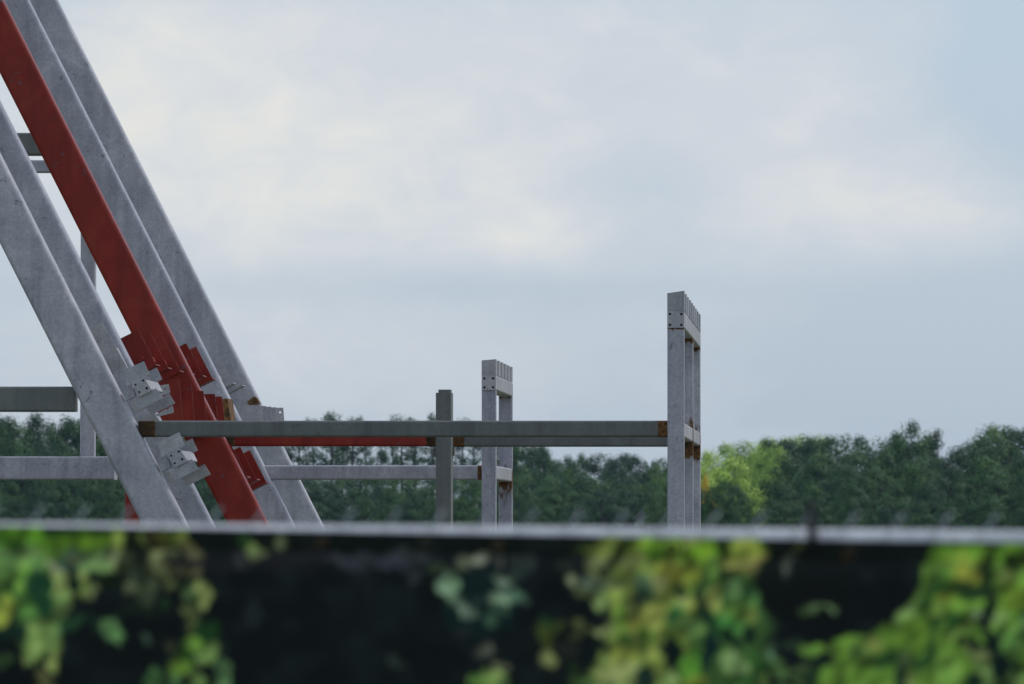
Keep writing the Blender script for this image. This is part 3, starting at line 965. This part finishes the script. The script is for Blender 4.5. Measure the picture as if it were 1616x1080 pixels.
def trunk_mesh(kind, seed):
    rs = random.Random(seed + 99)
    bm = bmesh.new()
    top = 9.0 if kind in ('pine', 'tall') else 7.0
    n = 7
    pts = []
    for i in range(n + 1):
        h = i / n
        pts.append((Vector((rs.uniform(-.12, .12) * h, rs.uniform(-.12, .12) * h, top * h)), 0.17 * (1 - 0.8 * h) + 0.02))
    limbs = [pts]
    for _ in range(7):
        i = rs.randint(3, n - 1)
        p = pts[i][0]
        a = rs.uniform(0, 6.283)
        L = rs.uniform(0.9, 2.0)
        limbs.append([(p, 0.06), (p + Vector((math.cos(a) * L * .5, math.sin(a) * L * .5, L * .25)), 0.045), (p + Vector((math.cos(a) * L, math.sin(a) * L, L * .55)), 0.015)])
    for lb_ in limbs:
        rings = []
        for p, r in lb_:
            rings.append([bm.verts.new(p + Vector((math.cos(2 * math.pi * k / 6) * r, math.sin(2 * math.pi * k / 6) * r, 0))) for k in range(6)])
        for r0, r1 in zip(rings, rings[1:]):
            for k in range(6):
                bm.faces.new((r0[k], r0[(k + 1) % 6], r1[(k + 1) % 6], r1[k]))
    me = bpy.data.meshes.new('trunk')
    bm.to_mesh(me)
    bm.free()
    me.materials.append(BARK)
    return me


LIB = {}
for kind, n in (('broad', 4), ('tall', 4), ('pine', 4), ('bush', 3)):
    LIB[kind] = [(crown_mesh(kind, 11 * i + len(kind)), trunk_mesh(kind, 5 * i + len(kind))) for i in range(n)]
CROWNS = {}


def crown_with(kind, i, mat):
    key = (kind, i, mat.name)
    if key not in CROWNS:
        me = LIB[kind][i][0].copy()
        me.materials.clear()
        me.materials.append(mat)
        CROWNS[key] = me
    return CROWNS[key]


NAMES = {'broad': 'broadleaf_tree', 'tall': 'tall_tree', 'pine': 'pine_tree', 'bush': 'bushy_tree'}


def tree(px, ytop, Y, kind, mat, label, group=None, wide=1.0, cat='tree'):
    top = G(px, ytop, Y)
    h = top.z
    i = random.randrange(len(LIB[kind]))
    t = thing(NAMES[kind], label, cat, (top.x, Y, 0), group)
    t.rotation_euler = (0, 0, random.uniform(0, 6.283))
    s = h / 10.0
    t.scale = (s * wide, s * wide, s)
    c = bpy.data.objects.new('crown', crown_with(kind, i, mat))
    COL.objects.link(c)
    c.parent = t
    k = bpy.data.objects.new('trunk', LIB[kind][i][1])
    COL.objects.link(k)
    k.parent = t
    return t


def prof(pts, x):
    for (x0, y0), (x1, y1) in zip(pts, pts[1:]):
        if x0 <= x <= x1:
            return y0 + (y1 - y0) * (x - x0) / (x1 - x0)
    return pts[0][1] if x < pts[0][0] else pts[-1][1]


# right-hand wood
SKY_R = [(1060, 720), (1107, 708), (1130, 694), (1160, 691), (1235, 688), (1268, 681), (1310, 681), (1335, 679), (1370, 679), (1392, 688), (1478, 688), (1505, 693), (1540, 682), (1580, 668), (1616, 667), (1800, 668), (1950, 690)]
LBL_R = 'dense dark green tree in the far wood right of the tallest post frame'
GRP_R = 'trees of the right wood'
x = 1215
while x < 1900:
    if not (1405 < x < 1490):
        tree(x, prof(SKY_R, x) + random.uniform(-3, 7), 740 + random.uniform(-15, 25), random.choice(['bush', 'broad', 'tall']), random.choice([PINE, PINE, LEAF]), LBL_R, GRP_R, random.uniform(0.85, 1.1))
    x += random.uniform(24, 36)
tree(1438, 657, 725, 'broad', LEAF, 'tallest rounded tree standing above the skyline of the right wood', wide=0.78)
tree(1455, 688, 732, 'bush', PINE, LBL_R, GRP_R, 0.9)
tree(1422, 684, 736, 'bush', PINE, LBL_R, GRP_R, 0.8)
tree(1412, 674, 730, 'broad', LEAF, LBL_R, GRP_R, 0.7)
tree(1470, 674, 728, 'tall', LEAF, LBL_R, GRP_R, 0.8)
tree(1568, 663, 735, 'broad', MIDG, 'lighter yellowish green treetop on the skyline of the right wood near the picture edge', wide=0.75)
for row, (dy, Y, step) in enumerate(((24, 700, 48), (46, 665, 56), (74, 635, 62), (104, 610, 60))):
    x = 1096 + row * 9
    while x < 1900:
        y = prof(SKY_R, x) * 0.6 + 684 * 0.4 + dy + random.uniform(-9, 9)
        if x > 1225 or row > 1:
            tree(x, y, Y + random.uniform(-10, 10), random.choice(['broad', 'bush', 'broad']), random.choice([LEAF, LEAF, PINE]), LBL_R, GRP_R, random.uniform(0.95, 1.35))
        x += step * random.uniform(0.75, 1.2)
LBL_P = 'pale yellow green broad tree beside the tallest post frame, sunlight put into its leaf colour'
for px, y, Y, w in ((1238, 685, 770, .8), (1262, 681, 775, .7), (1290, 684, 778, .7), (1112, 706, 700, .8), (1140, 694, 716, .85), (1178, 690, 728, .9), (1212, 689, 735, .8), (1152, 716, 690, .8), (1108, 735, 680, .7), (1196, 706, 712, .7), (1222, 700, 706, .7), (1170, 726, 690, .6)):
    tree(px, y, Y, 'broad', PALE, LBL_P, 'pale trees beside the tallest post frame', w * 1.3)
tree(1114, 745, 600, 'bush', YELL, 'small bright yellow tree just right of the tallest post frame', wide=0.36)
for px, y in ((1106, 766), (1124, 765), (1142, 756), (1112, 790)):
    tree(px, y, 585, 'bush', LEAF, LBL_R, GRP_R, 0.7)

# middle wood, between the sloping columns and the tallest post frame
LBL_C = 'dark green leafy tree in the far wood seen below the horizontal tubes'
GRP_C = 'trees of the middle wood'
LBL_CP = 'tall bare-stemmed pine with a tufted top behind the horizontal tubes'
GRP_CP = 'pines of the middle wood'
for px, y in ((438, 676), (455, 690), (472, 668), (495, 657), (523, 650), (556, 654), (540, 676), (578, 680), (600, 694), (620, 672), (634, 655), (655, 657), (682, 653), (700, 668), (730, 661), (748, 676), (770, 690), (790, 684), (812, 680), (842, 692)):
    tree(px, y, 860 + random.uniform(-25, 25), 'pine', PINE, LBL_CP, GRP_CP, random.uniform(0.85, 1.15))
for px, y in ((815, 690), (838, 694), (858, 700), (905, 716), (925, 712), (948, 710), (968, 718), (985, 711), (1004, 717), (1022, 722), (1044, 718), (1062, 716)):
    tree(px, y, 800 + random.uniform(-25, 25), random.choice(['tall', 'broad']), random.choice([PINE, LEAF]), LBL_C, GRP_C, random.uniform(0.7, 0.95))
for px, y in ((866, 724), (880, 722), (895, 728)):
    tree(px, y, 1250, 'broad', LEAF, 'small hazy tree far off in the dip of the middle wood', 'farthest trees in the dip', 0.8)
for row, (y0, Y, step) in enumerate(((744, 780, 40), (759, 740, 38), (782, 700, 40))):
    x = 395 + row * 11
    while x < 1070:
        if not (row == 2 and 985 < x < 1032):
            tree(x, y0 + random.uniform(-12, 10), Y + random.uniform(-12, 12), random.choice(['broad', 'bush', 'bush']), random.choice([LEAF, PINE, LEAF]), LBL_C, GRP_C, random.uniform(0.95, 1.25))
        x += step * random.uniform(0.75, 1.2)
for px, y, Y in ((1036, 728, 760), (1052, 742, 740), (1040, 765, 700)):
    tree(px, y, Y, 'broad', MIDG, 'mid green leafy tree touching the left side of the tallest post frame', 'mid green trees by the tallest post frame', 0.75)

# left wood, seen past the nearest sloping column
LBL_L = 'dark green tree in the wood at far left behind the thick tubes'
GRP_L = 'trees of the left wood'
for row, (y0, Y, step) in enumerate(((656, 720, 22), (684, 690, 36), (716, 660, 40), (750, 640, 42), (786, 620, 44))):
    x = -170 + row * 9
    while x < 400:
        tree(x, y0 + random.uniform(-5, 8), Y + random.uniform(-12, 12), random.choice(['tall', 'broad', 'broad'] if row < 3 else ['bush', 'broad']), random.choice([LEAF, PINE]), LBL_L, GRP_L, random.uniform(0.75, 1.0))
        x += step * random.uniform(0.75, 1.2)


# ------------------------------------------------------------------ pale houses glimpsed between the trees
def house(px0, px1, ytop, Y, label):
    a, b_ = G(px0, ytop, Y), G(px1, ytop, Y)
    w = b_.x - a.x
    h = a.z
    d = 6.0
    t = thing('house', label, 'house', ((a.x + b_.x) / 2, Y, 0))
    cx = (a.x + b_.x) / 2
    eave = h * 0.72
    bm = new_bm()
    v0 = [bm.verts.new(p) for p in ((a.x, Y, 0), (b_.x, Y, 0), (b_.x, Y, eave), (cx, Y, h - 0.1), (a.x, Y, eave))]
    f = bm.faces.new(v0)
    ex = bmesh.ops.extrude_face_region(bm, geom=[f])
    bmesh.ops.translate(bm, verts=[g for g in ex['geom'] if isinstance(g, bmesh.types.BMVert)], vec=(0, d, 0))
    finish(bm, 'wall', HW, t)
    bm = new_bm()
    for sx in (-1, 1):
        ex0 = cx + sx * (w / 2 + 0.3)
        ez = eave - 0.3 * (h - eave) / (w / 2)
        q = [(ex0, Y - 0.3, ez), (cx, Y - 0.3, h), (cx, Y + d + 0.3, h), (ex0, Y + d + 0.3, ez)]
        lo = [bm.verts.new(p) for p in q]
        hi = [bm.verts.new((p[0], p[1], p[2] + 0.14)) for p in q]
        bm.faces.new(lo)
        bm.faces.new(hi)
        for i in range(4):
            bm.faces.new((lo[i], lo[(i + 1) % 4], hi[(i + 1) % 4], hi[i]))
    finish(bm, 'roof', HROOF, t)
    bm = new_bm()
    tube(bm, (cx, Y - 0.03, 0.9), (cx, Y - 0.03, 1.9), Vector((1, 0, 0)), 0.9, 0.05, 0.01)
    finish(bm, 'window', BLACK, t)
    return t


HW = plain_mat('pale_siding', (0.46, 0.46, 0.46), 0.8, 0, 0.08)
HROOF = plain_mat('dark_roofing', (0.07, 0.075, 0.075), 0.8)
house(1004, 1030, 803, 716, 'small pale house half hidden by trees left of the tallest post frame')
house(930, 992, 768, 790, 'pale wall of a house glimpsed through the middle wood')

# ------------------------------------------------------------------ haze
m = bpy.data.materials.new('haze_air')
m.use_nodes = True
nt = m.node_tree
for n in list(nt.nodes):
    nt.nodes.remove(n)
out = nt.nodes.new('ShaderNodeOutputMaterial')
pv = nt.nodes.new('ShaderNodeVolumePrincipled')
pv.inputs['Color'].default_value = (0.62, 0.82, 1.0, 1)
pv.inputs['Density'].default_value = 0.000065
nt.links.new(pv.outputs[0], out.inputs['Volume'])
bm = bmesh.new()
bmesh.ops.create_cube(bm, size=1.0)
bmesh.ops.scale(bm, verts=bm.verts, vec=(4900, 4900, 31))
bmesh.ops.translate(bm, verts=bm.verts, vec=(0, 0, 14.5))
o = finish(bm, 'haze', m, None)
tag(o, 'thin blue haze in the air before the wood', 'haze', None, 'stuff')

# ------------------------------------------------------------------ sky and sun
SUN_EL, SUN_AZ = math.radians(54), math.radians(55)     # azimuth from +Y towards +X
w = bpy.data.worlds.new('World')
SC.world = w
w.use_nodes = True
nt = w.node_tree
for n in list(nt.nodes):
    nt.nodes.remove(n)
out = nt.nodes.new('ShaderNodeOutputWorld')
bg = nt.nodes.new('ShaderNodeBackground')
sky = nt.nodes.new('ShaderNodeTexSky')
sky.sky_type = 'NISHITA'
sky.sun_disc = False
sky.sun_elevation = SUN_EL
sky.sun_rotation = SUN_AZ
sky.air_density = 1.0
sky.dust_density = 2.0
tc = nt.nodes.new('ShaderNodeTexCoord')
DIRV = tc.outputs['Generated']
mp = nt.nodes.new('ShaderNodeMapping')
mp.inputs['Scale'].default_value = (1.0, 1.0, 1.7)
nt.links.new(DIRV, mp.inputs[0])
cv = mp.outputs[0]


def cloudbank(px, py, rx, ry, amp):
    """soft cloud mass centred on a direction of the sky; radii in photo px"""
    d = ray(px, py).normalized()
    sub = N(nt, 'ShaderNodeVectorMath', operation='SUBTRACT')
    nt.links.new(DIRV, sub.inputs[0])
    sub.inputs[1].default_value = d
    mul = N(nt, 'ShaderNodeVectorMath', operation='MULTIPLY')
    nt.links.new(sub.outputs[0], mul.inputs[0])
    mul.inputs[1].default_value = (1 / (rx * K), 1 / (rx * K), 1 / (ry * K))
    ln = N(nt, 'ShaderNodeVectorMath', operation='LENGTH')
    nt.links.new(mul.outputs[0], ln.inputs[0])
    e = math_(nt, 'POWER', ln.outputs['Value'], 2.0)
    e = math_(nt, 'MULTIPLY', e, -1.0)
    e = math_(nt, 'EXPONENT', e)
    return math_(nt, 'MULTIPLY', e, amp)


def total(vals, base):
    acc = base
    for v_ in vals:
        acc = math_(nt, 'ADD', acc, v_)
    return acc


n_big = noise(nt, cv, 17, 7, 0.55, 0.3)
n_mid = noise(nt, cv, 46, 7, 0.62, 0.4)
field = math_(nt, 'ADD', math_(nt, 'MULTIPLY', n_big, 0.50), math_(nt, 'MULTIPLY', n_mid, 0.32))
banks = [cloudbank(500, 230, 520, 210, 0.50), cloudbank(250, 120, 330, 240, 0.25), cloudbank(1250, 240, 300, 190, 0.36), cloudbank(900, 20, 500, 160, 0.30),
         cloudbank(1500, 330, 170, 80, 0.28), cloudbank(820, 370, 190, 60, 0.22), cloudbank(600, 580, 520, 130, 0.22), cloudbank(100, 560, 300, 160, 0.22),
         cloudbank(1640, 100, 130, 150, -0.34), cloudbank(1450, 570, 380, 110, -0.18), cloudbank(700, 455, 700, 28, -0.12), cloudbank(1010, 300, 110, 60, -0.10)]
cover = total(banks, field)
cmask = ramp(nt, cover, [(0.42, (0, 0, 0)), (0.90, (1, 1, 1))])
lit = total([cloudbank(340, 200, 300, 170, 0.30), cloudbank(620, 310, 330, 120, 0.22), cloudbank(850, 385, 110, 45, 0.25), cloudbank(1340, 320, 110, 70, 0.30), cloudbank(1540, 360, 80, 50, 0.20), cloudbank(150, 60, 200, 160, 0.2)],
            math_(nt, 'MULTIPLY', math_(nt, 'SUBTRACT', noise(nt, cv, 60, 7, 0.6, 0.5), 0.5), 1.1))
ccol = ramp(nt, lit, [(0.0, (5.9, 6.3, 6.8)), (0.22, (6.4, 6.68, 6.95)), (0.55, (7.3, 7.3, 7.0))])
GAIN = N(nt, 'ShaderNodeVectorMath', operation='SCALE')
nt.links.new(ccol, GAIN.inputs[0])
GAIN.inputs['Scale'].default_value = 1.0
veil = mixc(nt, 0.78, sky.outputs[0], (4.65, 5.7, 6.95))
nt.links.new(mixc(nt, cmask, veil, GAIN.outputs[0]), bg.inputs['Color'])
bg.inputs['Strength'].default_value = 0.10
nt.links.new(bg.outputs[0], out.inputs[0])

sl = bpy.data.lights.new('sun', 'SUN')
sl.energy = 1.2
sl.angle = math.radians(12)
sl.color = (1.0, 0.96, 0.90)
so = bpy.data.objects.new('sun', sl)
COL.objects.link(so)
sd = Vector((math.sin(SUN_AZ) * math.cos(SUN_EL), math.cos(SUN_AZ) * math.cos(SUN_EL), math.sin(SUN_EL)))
so.rotation_euler = sd.to_track_quat('Z', 'Y').to_euler()
so.location = sd * 80

# ------------------------------------------------------------------ camera
cd = bpy.data.cameras.new('camera')
cd.lens = FOCAL
cd.sensor_width = SENSOR
cd.clip_start = 0.5
cd.clip_end = 9000
cd.dof.use_dof = True
cd.dof.focus_distance = 54.0
cd.dof.aperture_fstop = 7.2
cd.dof.aperture_blades = 9
co = bpy.data.objects.new('camera', cd)
COL.objects.link(co)
co.location = (0, 0, EYE)
co.rotation_euler = (math.pi / 2 + PITCH, 0, 0)
SC.camera = co

SC.view_settings.view_transform = 'Standard'
SC.view_settings.look = 'None'
SC.view_settings.exposure = 0.12
SC.view_settings.gamma = 1.0
SC.cycles.volume_bounces = 0
SC.cycles.max_bounces = 6
